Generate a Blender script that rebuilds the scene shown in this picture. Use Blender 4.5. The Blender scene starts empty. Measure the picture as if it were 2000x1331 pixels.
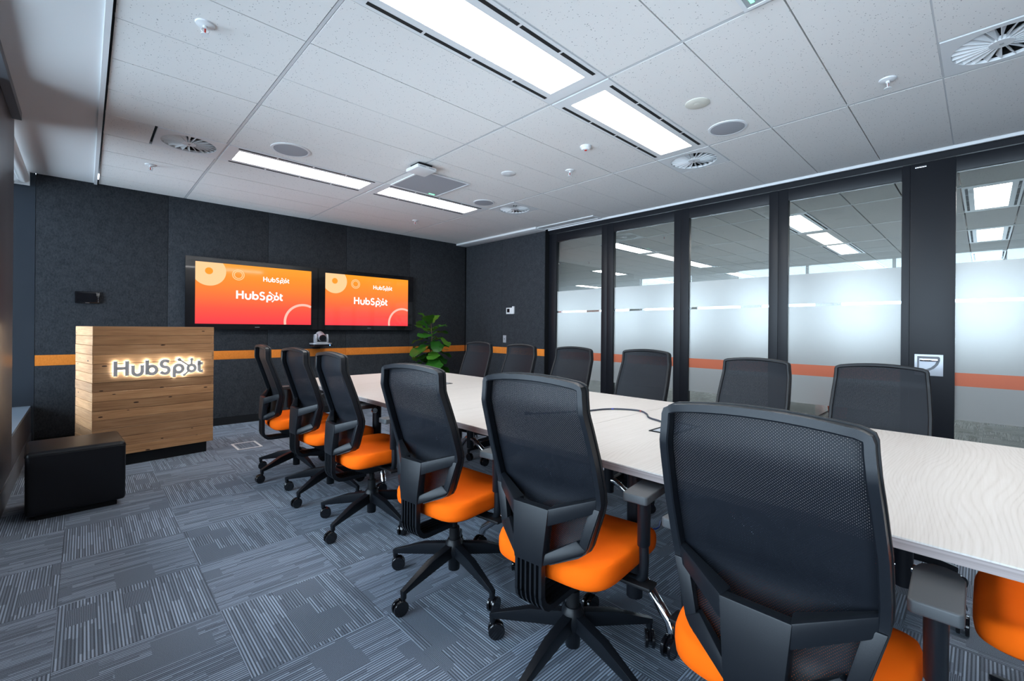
import bpy, bmesh, math, random
from mathutils import Vector, Matrix
R = math.radians
random.seed(7)
S = bpy.context.scene
C = S.collection

# ------------------------------------------------------------------ camera
EYE = 1.2
yaw, roll, FPX = .760796, .0083624, 876.84
fw = Vector((math.sin(yaw), math.cos(yaw), 0)); rt = Vector((math.cos(yaw), -math.sin(yaw), 0)); up = Vector((0, 0, 1))
cr = rt*math.cos(roll)+up*math.sin(roll); cu = up*math.cos(roll)-rt*math.sin(roll)
cd = bpy.data.cameras.new('camera'); cam = bpy.data.objects.new('camera', cd); C.objects.link(cam)
cam.matrix_world = Matrix(((cr.x, cu.x, -fw.x, 0), (cr.y, cu.y, -fw.y, 0), (cr.z, cu.z, -fw.z, EYE), (0, 0, 0, 1)))
cd.sensor_width = 36; cd.lens = FPX/2000*36; cd.shift_y = (642.57-665.5)/2000; cd.clip_start = .02
S.camera = cam

# ------------------------------------------------------------------ light of the place
SKY = 13.0          # daylight outside the windows
LAMP = 20.0         # ceiling panel lights
SCREEN = 1.15      # screens
W = bpy.data.worlds.new('world'); S.world = W; W.use_nodes = True
bg = W.node_tree.nodes['Background']; bg.inputs[0].default_value = (.66, .81, 1.0, 1); bg.inputs[1].default_value = SKY
S.view_settings.view_transform = 'Standard'; S.view_settings.look = 'None'
S.view_settings.gamma = 1; S.view_settings.use_curve_mapping = False
S.view_settings.exposure = 0.0
S.cycles.use_denoising = True
S.cycles.max_bounces = 8; S.cycles.diffuse_bounces = 5; S.cycles.glossy_bounces = 4
S.cycles.transmission_bounces = 6; S.cycles.transparent_max_bounces = 16
S.cycles.sample_clamp_indirect = 6
S.cycles.caustics_reflective = False; S.cycles.caustics_refractive = False

def portal(name, loc, rot, sx, sy):
    l = bpy.data.lights.new(name, 'AREA'); l.shape = 'RECTANGLE'; l.size = sx; l.size_y = sy
    l.cycles.is_portal = True
    o = bpy.data.objects.new(name, l); C.objects.link(o); o.location = loc; o.rotation_euler = rot
portal('window_portal', (-.74, .95, 1.5), (0, R(-90), 0), 2.2, 5.9)
portal('window_portal', (-.74, 5.58, 1.5), (0, R(-90), 0), 2.2, 1.58)
portal('window_portal', (14.95, 4, 1.7), (0, R(90), 0), 1.6, 17.5)

# ------------------------------------------------------------------ materials
MATS = {}
class NT:
    def __init__(s, name):
        s.m = bpy.data.materials.new(name); s.m.use_nodes = True; s.t = s.m.node_tree
        for n in list(s.t.nodes): s.t.nodes.remove(n)
        s.out = s.n('ShaderNodeOutputMaterial')
    def n(s, k, **kw):
        x = s.t.nodes.new(k)
        for a, b in kw.items(): setattr(x, a, b)
        return x
    def put(s, sock, v):
        if hasattr(v, 'is_linked') or isinstance(v, bpy.types.NodeSocket): s.t.links.new(v, sock)
        elif v is not None: sock.default_value = v
    def math(s, op, a, b=None, c=None, clamp=False):
        x = s.n('ShaderNodeMath', operation=op, use_clamp=clamp)
        for i, v in enumerate((a, b, c)):
            if v is not None: s.put(x.inputs[i], v)
        return x.outputs[0]
    def comb(s, x, y, z=0.0):
        n = s.n('ShaderNodeCombineXYZ'); s.put(n.inputs[0], x); s.put(n.inputs[1], y); s.put(n.inputs[2], z); return n.outputs[0]
    def noise(s, vec, scale, detail=3, rough=.55):
        n = s.n('ShaderNodeTexNoise'); s.put(n.inputs['Vector'], vec); n.inputs['Scale'].default_value = scale
        n.inputs['Detail'].default_value = detail; n.inputs['Roughness'].default_value = rough; return n.outputs[0]
    def white(s, vec):
        n = s.n('ShaderNodeTexWhiteNoise', noise_dimensions='3D'); s.put(n.inputs['Vector'], vec); return n.outputs[0]
    def ramp(s, fac, stops, interp='LINEAR'):
        n = s.n('ShaderNodeValToRGB'); n.color_ramp.interpolation = interp
        e = n.color_ramp.elements
        while len(e) < len(stops): e.new(.5)
        for q, (p, c) in zip(e, stops): q.position = p; q.color = (*c, 1)
        s.put(n.inputs[0], fac); return n.outputs[0]
    def mix(s, f, a, b, kind='MIX'):
        n = s.n('ShaderNodeMix', data_type='RGBA', blend_type=kind); s.put(n.inputs[0], f)
        s.put(n.inputs[6], a if not isinstance(a, tuple) else (*a[:3], 1)); s.put(n.inputs[7], b if not isinstance(b, tuple) else (*b[:3], 1)); return n.outputs[2]
    def obj(s): return s.n('ShaderNodeTexCoord').outputs['Object']
    def sep(s, v):
        n = s.n('ShaderNodeSeparateXYZ'); s.put(n.inputs[0], v); return n.outputs
    def rand(s): return s.n('ShaderNodeObjectInfo').outputs['Random']
    def scale(s, v, k):
        n = s.n('ShaderNodeVectorMath', operation='MULTIPLY'); s.put(n.inputs[0], v); n.inputs[1].default_value = k; return n.outputs[0]
    def bump(s, h, strength, dist=.002):
        n = s.n('ShaderNodeBump'); n.inputs['Strength'].default_value = strength; n.inputs['Distance'].default_value = dist
        s.put(n.inputs['Height'], h); return n.outputs[0]
    def bsdf(s, col, rough=.5, metal=0., spec=.5, sheen=0., normal=None, coat=0.):
        b = s.n('ShaderNodeBsdfPrincipled')
        s.put(b.inputs['Base Color'], (*col, 1) if isinstance(col, tuple) else col)
        s.put(b.inputs['Roughness'], rough); b.inputs['Metallic'].default_value = metal
        b.inputs['Specular IOR Level'].default_value = spec; b.inputs['Sheen Weight'].default_value = sheen
        b.inputs['Coat Weight'].default_value = coat
        if normal is not None: s.put(b.inputs['Normal'], normal)
        return b.outputs[0]
    def end(s, sh): s.t.links.new(sh, s.out.inputs[0]); MATS[s.m.name] = s.m; return s.m

def plain(name, col, rough=.5, metal=0., spec=.5, sheen=0., coat=0., grain=0.):
    t = NT(name); c = col; nrm = None
    if grain:
        n = t.noise(t.obj(), grain, 2); nrm = t.bump(n, .25, .0006)
    return t.end(t.bsdf(c, rough, metal, spec, sheen, nrm, coat))
def glow(name, col, strength):
    t = NT(name); e = t.n('ShaderNodeEmission'); e.inputs[0].default_value = (*col, 1); e.inputs[1].default_value = strength
    return t.end(e.outputs[0])

plain('black_plastic', (.0065, .008, .011), .38, spec=.3, grain=900)
plain('dark_plastic', (.006, .0065, .008), .5, spec=.35)
plain('grey_pad', (.045, .048, .052), .55, grain=700)
plain('gloss_black', (.006, .006, .008), .18, coat=.4)
plain('matte_black', (.006, .007, .009), .75, spec=.3)
plain('black_metal', (.0065, .0075, .011), .40, spec=.3)
plain('chrome', (.75, .76, .78), .12, 1.)
plain('steel', (.55, .56, .58), .3, 1.)
plain('brushed_letter', (.62, .63, .64), .55, .1)
plain('white_metal', (.80, .81, .82), .5)
plain('grid_grey', (.62, .63, .64), .5)
plain('white_paint', (.82, .825, .83), .7)
plain('cream_plastic', (.70, .68, .60), .5)
plain('white_plastic', (.78, .79, .80), .4)
plain('grey_cloth', (.36, .37, .40), .85)
plain('silver_plastic', (.50, .53, .58), .35, .3)
plain('leather', (.0035, .0035, .005), .36, spec=.35, grain=160)
plain('navy_paint', (.020, .030, .044), .55)
plain('sill_paint', (.22, .27, .33), .4)
plain('bench_front', (.10, .10, .115), .4, spec=.5)
plain('column_panel', (.085, .078, .085), .32, .35)
plain('skirting', (.13, .14, .16), .4)
plain('soil', (.03, .02, .012), .9)
plain('pot_grey', (.05, .05, .055), .6)
plain('orange_pot', (.75, .10, .012), .45)
plain('stem', (.12, .075, .04), .8)
plain('red_bulb', (.6, .02, .01), .2)
plain('white_box', (.70, .72, .72), .5)
plain('blue_cable', (.01, .04, .25), .45)
plain('office_wall', (.60, .62, .63), .8)
plain('plenum', (.01, .01, .01), .9)
glow('lamp_lens', (1.0, .985, .97), LAMP)
glow('sign_led', (.80, .92, 1.0), 30)
glow('green_led', (.15, 1, .35), 4)
glow('blue_led', (.1, .3, 1), 8)
glow('print_white', (1, 1, 1), SCREEN)
glow('print_peach', (1.0, .60, .30), SCREEN)
glow('print_pale', (1.0, .52, .42), SCREEN)
glow('print_orange', (1.0, .31, .03), SCREEN)

def m_screen():
    t = NT('screen_picture'); z = t.sep(t.n('ShaderNodeTexCoord').outputs['Generated'])
    c = t.ramp(z[2], [(0., (1.0, .055, .075)), (.25, (1.0, .105, .065)), (.6, (1.0, .24, .045)), (1., (1.0, .36, .025))])
    e = t.n('ShaderNodeEmission'); t.put(e.inputs[0], c); e.inputs[1].default_value = SCREEN*.92
    g = t.n('ShaderNodeBsdfGlossy'); g.inputs['Roughness'].default_value = .06; g.inputs[0].default_value = (.04, .04, .04, 1)
    a = t.n('ShaderNodeAddShader'); t.t.links.new(e.outputs[0], a.inputs[0]); t.t.links.new(g.outputs[0], a.inputs[1])
    t.end(a.outputs[0])
m_screen()

def m_orange():
    t = NT('orange_fabric'); o = t.obj(); n = t.noise(o, 1400, 2); n2 = t.noise(o, 6, 2)
    c = t.mix(n2, (.88, .118, .002), (.97, .150, .004))
    t.end(t.bsdf(c, .85, spec=.12, normal=t.bump(n, .2, .0006)))
m_orange()
def m_mesh():
    t = NT('back_mesh'); o = t.sep(t.obj()); p = .0062
    a = t.math('SINE', t.math('MULTIPLY', o[1], 2*math.pi/p)); b = t.math('SINE', t.math('MULTIPLY', o[2], 2*math.pi/p))
    hole = t.math('GREATER_THAN', t.math('MULTIPLY', a, b), .92)
    f = t.bsdf((.0055, .007, .0105), .5, spec=.22)
    tr = t.n('ShaderNodeBsdfTransparent'); m = t.n('ShaderNodeMixShader')
    t.put(m.inputs[0], hole); t.t.links.new(f, m.inputs[1]); t.t.links.new(tr.outputs[0], m.inputs[2]); t.end(m.outputs[0])
m_mesh()
def m_felt(name, a, b):
    t = NT(name); o = t.obj(); n = t.noise(o, 260, 4, .7); n2 = t.noise(o, 14, 3); n3 = t.noise(t.scale(o, (1, 1, .5)), 90, 3)
    f = t.math('ADD', t.math('MULTIPLY', n, .55), t.math('ADD', t.math('MULTIPLY', n2, .15), t.math('MULTIPLY', n3, .3)))
    c = t.ramp(f, [(.36, a), (.66, b)]); t.end(t.bsdf(c, .95, spec=.1, sheen=.1, normal=t.bump(n, .35, .001)))
m_felt('felt', (.014, .0165, .0205), (.064, .070, .080))
m_felt('orange_felt', (.72, .20, .026), (.95, .31, .050))
def m_tile():
    t = NT('ceiling_tile'); o = t.obj(); v = t.n('ShaderNodeTexVoronoi'); v.inputs['Scale'].default_value = 62
    r = t.rand(); sh = t.n('ShaderNodeVectorMath', operation='ADD'); t.put(sh.inputs[0], o); t.put(sh.inputs[1], t.comb(t.math('MULTIPLY', r, 9), r, 0.0))
    t.put(v.inputs['Vector'], sh.outputs[0])
    dot = t.math('LESS_THAN', v.outputs['Distance'], t.math('MULTIPLY', t.noise(o, 40, 1), .25))
    c = t.mix(dot, (.85, .835, .815), (.30, .30, .30)); n = t.noise(o, 300, 2)
    t.end(t.bsdf(c, .92, spec=.15, normal=t.bump(n, .15, .001)))
m_tile()
def carpet(name, dark, light, tiled):
    t = NT(name); o = t.obj(); q = t.sep(o)
    if tiled:      # far floor: quarter-turned squares in one sheet
        ix = t.math('FLOOR', t.math('DIVIDE', q[0], .5)); iy = t.math('FLOOR', t.math('DIVIDE', q[1], .5))
        par = t.math('MODULO', t.math('ABSOLUTE', t.math('ADD', ix, iy)), 2.0)
        u = t.math('ADD', t.math('MULTIPLY', q[0], par), t.math('MULTIPLY', q[1], t.math('SUBTRACT', 1.0, par)))
        v = t.math('ADD', t.math('MULTIPLY', q[1], par), t.math('MULTIPLY', q[0], t.math('SUBTRACT', 1.0, par)))
        r = t.white(t.comb(ix, iy))
    else:
        u, v, r = q[0], q[1], t.rand()
    u2 = t.math('ADD', u, t.math('MULTIPLY', r, 7.3)); v2 = t.math('ADD', v, t.math('MULTIPLY', r, 3.1))
    cb = t.math('FLOOR', t.math('MULTIPLY', u2, 11.0))
    row = t.math('FLOOR', t.math('ADD', t.math('MULTIPLY', v2, 7.0), t.math('MULTIPLY', t.white(t.comb(cb, 3.0)), 5.0)))
    blk = t.white(t.comb(cb, row, 1.0))
    row2 = t.math('FLOOR', t.math('ADD', t.math('MULTIPLY', v2, 5.0), t.math('MULTIPLY', t.white(t.comb(t.math('FLOOR', t.math('MULTIPLY', u2, 47.0)), 8.0)), .9)))
    sid = t.math('FLOOR', t.math('MULTIPLY', u2, 94.0))
    sw = t.white(t.comb(sid, row2, 5.0))
    wav = t.math('MULTIPLY', t.math('ADD', t.math('SINE', t.math('MULTIPLY', u2, 94*2*math.pi)), 1.0), .5)
    fine = t.math('MULTIPLY', t.math('ADD', t.math('SINE', t.math('MULTIPLY', u2, 188*2*math.pi)), 1.0), .5)
    strong = t.math('MULTIPLY', wav, t.math('ADD', .34, t.math('MULTIPLY', sw, 1.0)))
    weak = t.math('MULTIPLY', fine, .55)
    pick = t.math('GREATER_THAN', blk, .86)
    s = t.math('ADD', t.math('MULTIPLY', strong, t.math('SUBTRACT', 1.0, pick)), t.math('MULTIPLY', weak, pick))
    yarn = t.noise(o, 420, 2, .6)
    f = t.math('ADD', t.math('MULTIPLY', s, .75), t.math('MULTIPLY', t.math('SUBTRACT', yarn, .32), .7), clamp=True)
    c = t.ramp(f, [(0., dark), (.35, tuple(a*.65+b*.35 for a, b in zip(dark, light))), (1., light)])
    t.end(t.bsdf(c, .95, spec=.12, sheen=.12, normal=t.bump(t.math('ADD', s, yarn), .5, .002)))
carpet('carpet', (.018, .024, .034), (.37, .45, .57), False)
carpet('office_carpet', (.04, .044, .044), (.34, .36, .35), True)
def m_table():
    t = NT('pale_laminate'); o = t.obj(); d = t.noise(t.scale(o, (.55, 2.2, 1)), 1.9, 1, .4)
    q = t.sep(o); v = t.math('ADD', t.math('MULTIPLY', q[1], 9.0), t.math('MULTIPLY', d, 2.4))
    ring = t.math('SINE', t.math('MULTIPLY', v, 62.0)); g = t.noise(t.scale(o, (3, 90, 3)), 1.6, 4, .65)
    ringm = t.math('POWER', t.math('MULTIPLY', t.math('ADD', ring, 1.0), .5), 4.0)
    f = t.math('ADD', t.math('MULTIPLY', ringm, .20), t.math('MULTIPLY', g, .75))
    c = t.ramp(f, [(.15, (.62, .58, .545)), (.55, (.54, .495, .455)), (.95, (.38, .335, .30))])
    t.end(t.bsdf(c, .42, spec=.35))
    t = NT('edge_band'); q = t.sep(t.obj()); w = t.math('FLOOR', t.math('MULTIPLY', q[2], 220.0))
    c = t.mix(t.white(t.comb(w, 1.0)), (.34, .285, .275), (.20, .165, .16)); t.end(t.bsdf(c, .45, spec=.4))
m_table()
def m_board():
    t = NT('timber_board'); o = t.obj(); r = t.rand()
    sh = t.n('ShaderNodeVectorMath', operation='ADD'); t.put(sh.inputs[0], o); t.put(sh.inputs[1], t.comb(t.math('MULTIPLY', r, 13.0), 0.0, t.math('MULTIPLY', r, 5.0)))
    g = t.noise(t.scale(sh.outputs[0], (2.2, 2.2, 60)), 1.5, 5, .6); b = t.noise(t.scale(sh.outputs[0], (1.5, 1.5, 9)), 2, 2)
    f = t.math('ADD', t.math('MULTIPLY', g, .6), t.math('MULTIPLY', b, .4))
    c = t.ramp(f, [(.3, (.31, .160, .075)), (.5, (.51, .285, .145)), (.72, (.66, .42, .24))])
    c = t.mix(1.0, c, t.ramp(r, [(0, (.58, .53, .50)), (.35, (1.05, .97, .88)), (.65, (.78, .74, .72)), (1, (1.3, 1.2, 1.06))]), 'MULTIPLY')
    v = t.n('ShaderNodeTexVoronoi'); t.put(v.inputs['Vector'], t.scale(sh.outputs[0], (5.5, 5.5, 17))); v.inputs['Scale'].default_value = 1
    k = t.math('LESS_THAN', v.outputs['Distance'], t.math('MULTIPLY', t.noise(t.scale(sh.outputs[0], (3, 3, 3)), 3, 2), .17))
    c = t.mix(k, c, (.045, .02, .010)); t.end(t.bsdf(c, .5, spec=.35))
m_board()
def m_glass():
    t = NT('clear_glass'); fr = t.n('ShaderNodeFresnel'); fr.inputs[0].default_value = 1.5
    tr = t.n('ShaderNodeBsdfTransparent'); tr.inputs[0].default_value = (.93, .95, .94, 1)
    g = t.n('ShaderNodeBsdfGlossy'); g.inputs['Roughness'].default_value = .0
    m = t.n('ShaderNodeMixShader'); t.put(m.inputs[0], t.math('MULTIPLY', fr.outputs[0], 1.5, clamp=True))
    t.t.links.new(tr.outputs[0], m.inputs[1]); t.t.links.new(g.outputs[0], m.inputs[2]); t.end(m.outputs[0])
    def film(name, col, dcol, wt):
        t = NT(name); tl = t.n('ShaderNodeBsdfTranslucent'); tl.inputs[0].default_value = (*col, 1)
        rf = t.n('ShaderNodeBsdfRefraction'); rf.inputs['IOR'].default_value = 1.3; rf.inputs['Roughness'].default_value = .5; rf.inputs[0].default_value = (*col, 1)
        df = t.bsdf(dcol, .45, spec=.4)
        m1 = t.n('ShaderNodeMixShader'); m1.inputs[0].default_value = .5; t.t.links.new(tl.outputs[0], m1.inputs[1]); t.t.links.new(rf.outputs[0], m1.inputs[2])
        m2 = t.n('ShaderNodeMixShader'); m2.inputs[0].default_value = wt; t.t.links.new(m1.outputs[0], m2.inputs[1]); t.t.links.new(df, m2.inputs[2]); t.end(m2.outputs[0])
    film('frosted_film', (.53, .51, .49), (.45, .46, .46), .45)
    film('orange_film', (.70, .20, .11), (.66, .16, .075), .62)
m_glass()
def m_leaf():
    t = NT('leaf'); r = t.rand(); c = t.ramp(r, [(0, (.012, .075, .012)), (.6, (.035, .17, .018)), (1, (.12, .30, .03))])
    o = t.obj(); n = t.noise(o, 40, 2); b = t.bsdf(c, .32, spec=.5, normal=t.bump(n, .3, .003))
    tl = t.n('ShaderNodeBsdfTranslucent'); tl.inputs[0].default_value = (.12, .35, .03, 1)
    m = t.n('ShaderNodeMixShader'); m.inputs[0].default_value = .2; t.t.links.new(b, m.inputs[1]); t.t.links.new(tl.outputs[0], m.inputs[2]); t.end(m.outputs[0])
m_leaf()
def m_braid():
    t = NT('braided_cord'); q = t.sep(t.obj()); w = t.white(t.comb(t.math('FLOOR', t.math('MULTIPLY', q[0], 90.0)), t.math('FLOOR', t.math('MULTIPLY', q[1], 90.0))))
    c = t.ramp(w, [(0, (.03, .035, .05)), (.72, (.03, .035, .05)), (.75, (.25, .03, .03)), (.85, (.02, .15, .06)), (.93, (.03, .05, .3))], 'CONSTANT'); t.end(t.bsdf(c, .6))
m_braid()

# ------------------------------------------------------------------ mesh helpers
class MB:
    def __init__(s): s.bm = bmesh.new()
    def quadbox(s, pts):           # 8 points: bottom ring then top ring
        v = [s.bm.verts.new(p) for p in pts]
        for f in ((3, 2, 1, 0), (4, 5, 6, 7), (0, 1, 5, 4), (1, 2, 6, 5), (2, 3, 7, 6), (3, 0, 4, 7)): s.bm.faces.new([v[i] for i in f])
        return s
    def box(s, a, b):
        (x0, y0, z0), (x1, y1, z1) = a, b
        x0, x1 = min(x0, x1), max(x0, x1); y0, y1 = min(y0, y1), max(y0, y1); z0, z1 = min(z0, z1), max(z0, z1)
        return s.quadbox([(x0, y0, z0), (x1, y0, z0), (x1, y1, z0), (x0, y1, z0), (x0, y0, z1), (x1, y0, z1), (x1, y1, z1), (x0, y1, z1)])
    def hull(s, pts):
        b2 = bmesh.new(); [b2.verts.new(p) for p in pts]; bmesh.ops.convex_hull(b2, input=b2.verts[:])
        for v in [v for v in b2.verts if not v.link_faces]: b2.verts.remove(v)
        bmesh.ops.dissolve_limit(b2, angle_limit=.02, verts=b2.verts[:], edges=b2.edges[:])
        me = bpy.data.meshes.new('t'); b2.to_mesh(me); b2.free(); s.bm.from_mesh(me); bpy.data.meshes.remove(me); return s
    def rings(s, loops, cap0=True, cap1=True, closed=False):
        L = [[s.bm.verts.new(p) for p in l] for l in loops]; n = len(L[0])
        m = len(L)
        for i in range(m if closed else m-1):
            a, b = L[i], L[(i+1) % m]
            for j in range(n): s.bm.faces.new((a[j], a[(j+1) % n], b[(j+1) % n], b[j]))
        if not closed:
            if cap0: s.bm.faces.new(L[0][::-1])
            if cap1: s.bm.faces.new(L[-1])
        return s
    def cyl(s, p0, p1, r0, r1=None, n=20):
        r1 = r0 if r1 is None else r1; p0, p1 = Vector(p0), Vector(p1); d = (p1-p0).normalized()
        a = d.orthogonal().normalized(); b = d.cross(a)
        return s.rings([[p+(a*math.cos(t)+b*math.sin(t))*r for t in [2*math.pi*k/n for k in range(n)]] for p, r in ((p0, r0), (p1, r1))])
    def lathe(s, prof, c=(0, 0, 0), n=28):   # prof: (r, z) bottom to top
        return s.rings([[(c[0]+r*math.cos(t), c[1]+r*math.sin(t), c[2]+z) for t in [2*math.pi*k/n for k in range(n)]] for r, z in prof])
    def tube(s, path, r, n=10):
        P = [Vector(p) for p in path]; loops = []; u = None
        for i, p in enumerate(P):
            d = (P[min(i+1, len(P)-1)]-P[max(i-1, 0)]).normalized()
            if u is None: u = d.orthogonal().normalized()
            u = (u-d*u.dot(d)).normalized(); v = d.cross(u)
            rr = r[i] if isinstance(r, (list, tuple)) else r
            loops.append([p+(u*math.cos(t)+v*math.sin(t))*rr for t in [2*math.pi*k/n for k in range(n)]])
        return s.rings(loops)
    def prism(s, poly, fn, d0, d1):          # 2D polygon extruded; fn(a, b, d) -> point
        n = len(poly); A = [s.bm.verts.new(fn(a, b, d0)) for a, b in poly]; B = [s.bm.verts.new(fn(a, b, d1)) for a, b in poly]
        s.bm.faces.new(A[::-1]); s.bm.faces.new(B)
        for i in range(n): s.bm.faces.new((A[i], A[(i+1) % n], B[(i+1) % n], B[i]))
        return s
    def mesh(s, name, mat, bevel=0, seg=2, smooth=35):
        bm = s.bm
        bmesh.ops.recalc_face_normals(bm, faces=bm.faces[:])
        if bevel:
            ed = [e for e in bm.edges if len(e.link_faces) == 2 and e.calc_face_angle(0) > .5]
            bmesh.ops.bevel(bm, geom=ed, offset=bevel, segments=seg, affect='EDGES', profile=.6, clamp_overlap=True)
        me = bpy.data.meshes.new(name); bm.to_mesh(me); bm.free()
        mats = mat if isinstance(mat, (list, tuple)) else [mat]
        for m in mats: me.materials.append(MATS[m])
        if smooth:
            me.polygons.foreach_set('use_smooth', [True]*len(me.polygons)); me.set_sharp_from_angle(angle=R(smooth))
        return me
    def build(s, name, mat, parent=None, loc=(0, 0, 0), rot=(0, 0, 0), **kw):
        return link(name, s.mesh(name, mat, **kw), parent, loc, rot)
def link(name, me, parent=None, loc=(0, 0, 0), rot=(0, 0, 0)):
    o = bpy.data.objects.new(name, me); C.objects.link(o); o.location = loc; o.rotation_euler = rot
    if parent is not None: o.parent = parent
    return o
def tag(o, label, cat=None, group=None, kind=None):
    o['label'] = label
    if cat: o['category'] = cat
    if group: o['group'] = group
    if kind: o['kind'] = kind
    return o
def thing(name, label, cat, loc=(0, 0, 0), rz=0, group=None):
    o = bpy.data.objects.new(name, None); C.objects.link(o); o.location = loc; o.rotation_euler = (0, 0, rz); o.empty_display_size = .1
    return tag(o, label, cat, group)
def struct(name, label):
    o = bpy.data.objects.new(name, None); C.objects.link(o); o.empty_display_size = .1
    return tag(o, label, kind='structure')
def copy_tree(o, parent=None):
    c = o.copy(); C.objects.link(c); c.parent = parent
    for ch in list(o.children): copy_tree(ch, c)
    return c
def box(name, mat, a, b, parent=None, bevel=0, **kw): return MB().box(a, b).build(name, mat, parent, bevel=bevel, smooth=35 if bevel else 0, **kw)

# ------------------------------------------------------------------ room measures
XL, XR, YB, YF, H = -.373, 5.03, 6.37, -1.63, 2.675

# floor: carpet squares laid quarter-turned
floor = struct('floor', 'grey blue striped carpet squares laid quarter-turned across the meeting room')
box('floor_slab', 'plenum', (XL-.5, YF-.1, -.12), (XR+.03, YB+.1, -.012), floor)
P = .4975; full = None
for i in range(-2, 10):
    for j in range(-8, 9):
        cx, cy = .42+(i+.5)*P, 2.21+(j+.5)*P; g = .0006
        x0, x1, y0, y1 = max(cx-P/2+g, XL), min(cx+P/2-g, XR+.03), max(cy-P/2+g, YF), min(cy+P/2-g, YB)
        if x1-x0 < .01 or y1-y0 < .01: continue
        turn = (i+j) % 2 == 0
        if x1-x0 > P-.004 and y1-y0 > P-.004:
            if full is None: full = MB().box((-P/2+g, -P/2+g, -.012), (P/2-g, P/2-g, 0)).mesh('carpet_tile', 'carpet', smooth=0)
            link('carpet_tile', full, floor, (cx, cy, 0), (0, 0, R(90) if turn else 0))
        else:
            a, b = (x0-cx, y0-cy), (x1-cx, y1-cy)
            if turn: a, b = (y0-cy, -(x1-cx)), (y1-cy, -(x0-cx))
            MB().box((*a, -.012), (*b, 0)).build('carpet_tile', 'carpet', floor, (cx, cy, 0), (0, 0, R(90) if turn else 0), smooth=0)

# ceiling: tiles, bars, plaster strip
ceil = struct('ceiling', 'white pinhole ceiling tiles between thin white bars')
box('ceiling_slab', 'plenum', (XL-.5, YF-.1, H+.13), (XR+.03, YB+.1, H+.2), ceil)
box('plaster_strip', 'white_paint', (XL-.36, YF, H), (.06, YB, H+.03), ceil)
COLX = [.085, .83, 2.205, 3.6, 4.955]; rows = [1.07+.45*k for k in range(-6, 12)]+[YB]
taken = {}
for r in (1.52, 4.22, -1.18):
    for c in (1, 2): taken[(c, round(r, 2))] = []
taken[(0, 4.22)] = [(.085, .38)]; taken[(3, 1.52)] = [(4.05, 4.955)]; taken[(3, 3.77)] = [(4.05, 4.955)]; taken[(2, -.28)] = [(2.205, 3.15)]
tiles = {}
def tile(x0, x1, y0, y1):
    g = .0035; gx = .012; k = (round(x1-x0, 3), round(y1-y0, 3))
    if k not in tiles: tiles[k] = MB().box((-k[0]/2+gx, -k[1]/2+g, 0), (k[0]/2-gx, k[1]/2-g, .016)).mesh('ceiling_tile', 'ceiling_tile', smooth=0)
    link('ceiling_tile', tiles[k], ceil, ((x0+x1)/2, (y0+y1)/2, H))
for c in range(4):
    for y0, y1 in zip(rows, rows[1:]):
        for x0, x1 in taken.get((c, round(y0, 2)), [(COLX[c], COLX[c+1])]): tile(x0, x1, y0, y1)
for x in (.83, 2.205, 3.6): box('grid_bar', 'grid_grey', (x-.008, YF, H+.001), (x+.008, YB, H+.02), ceil)
for y in (-.28, .17, 1.52, 1.97, 2.87, 3.77, 4.22, 4.67, 5.57):
    for a, b in zip(COLX, COLX[1:]): box('grid_bar', 'grid_grey', (a+.010, y-.005, H+.002), (b-.010, y+.005, H+.02), ceil)
t1 = tag(box('trim_1', 'white_metal', (.06, YF, H-.012), (.085, YB, H+.02)), 'white metal angle where plaster strip meets ceiling tiles', kind='structure')
t2 = struct('trim_2', 'white dropped ceiling trim above the felt wall beside the glass wall')
box('drop_panel', 'white_paint', (4.70, 4.46, H-.03), (4.915, YB, H-.001), t2, bevel=.003)
t3 = struct('trim_3', 'white framed access hatch in the ceiling by the first glass panel')
box('hatch_lid', 'white_paint', (4.755, 3.52, H-.008), (4.885, 4.43, H-.002), t3)
for a, b in (((4.735, 3.5, H-.014), (4.755, 4.45, H-.002)), ((4.885, 3.5, H-.014), (4.905, 4.45, H-.002)), ((4.735, 3.48, H-.014), (4.905, 3.5, H-.002)), ((4.735, 4.45, H-.014), (4.905, 4.459, H-.002))): box('hatch_frame', 'white_metal', a, b, t3)
tag(box('trim_4', 'white_metal', (4.955, YF, H-.022), (4.975, 4.45, H+.02)), 'thin white ceiling edge trim along the top of the glass wall', kind='structure')

# back wall: felt panels with an orange stripe
def felt_wall(name, label, seams, along, face, back, ends):
    w = struct(name, label)
    def bx(nm, mat, s0, s1, d0, d1, z0, z1, **k):
        a, b = ((s0, d0, z0), (s1, d1, z1)) if along == 'x' else ((d0, s0, z0), (d1, s1, z1))
        return box(nm, mat, a, b, w, **k)
    sg = 1 if back > face else -1
    bx('wall_core', 'matte_black', ends[0], ends[1], face+sg*.014, back, 0, H+.05)
    for s0, s1 in zip(seams, seams[1:]):
        g = .0018
        for nm, mat, z0, z1 in (('felt_panel', 'felt', .09, .797), ('stripe_panel', 'orange_felt', .798, .902), ('felt_panel', 'felt', .903, H)):
            bx(nm, mat, s0+g, s1-g, face, face+sg*.012, z0, z1, bevel=.0012)
    return w, bx
wb, bx = felt_wall('wall_back', 'charcoal felt back wall with an orange stripe behind the screens', [-.352, .678, 1.710, 2.740, 3.785, 4.905], 'x', YB, YB+.12, (-.352, 5.06))
box('recess_panel', 'navy_paint', (-.74, YB, .0), (-.354, YB+.12, H), wb)
tag(box('baseboard_back', 'matte_black', (-.352, YB-.008, 0), (4.905, YB, .088)), 'black baseboard along the foot of the felt back wall', kind='structure')
wr, bx = felt_wall('wall_right', 'charcoal felt side wall with orange stripe between plant and glass wall', [4.475, 5.409, 6.365], 'y', 4.92, 5.06, (4.475, 6.49))
tag(box('baseboard_right', 'matte_black', (4.912, 4.475, 0), (4.92, 6.362, .088)), 'black baseboard along the felt side wall', kind='structure')
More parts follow.
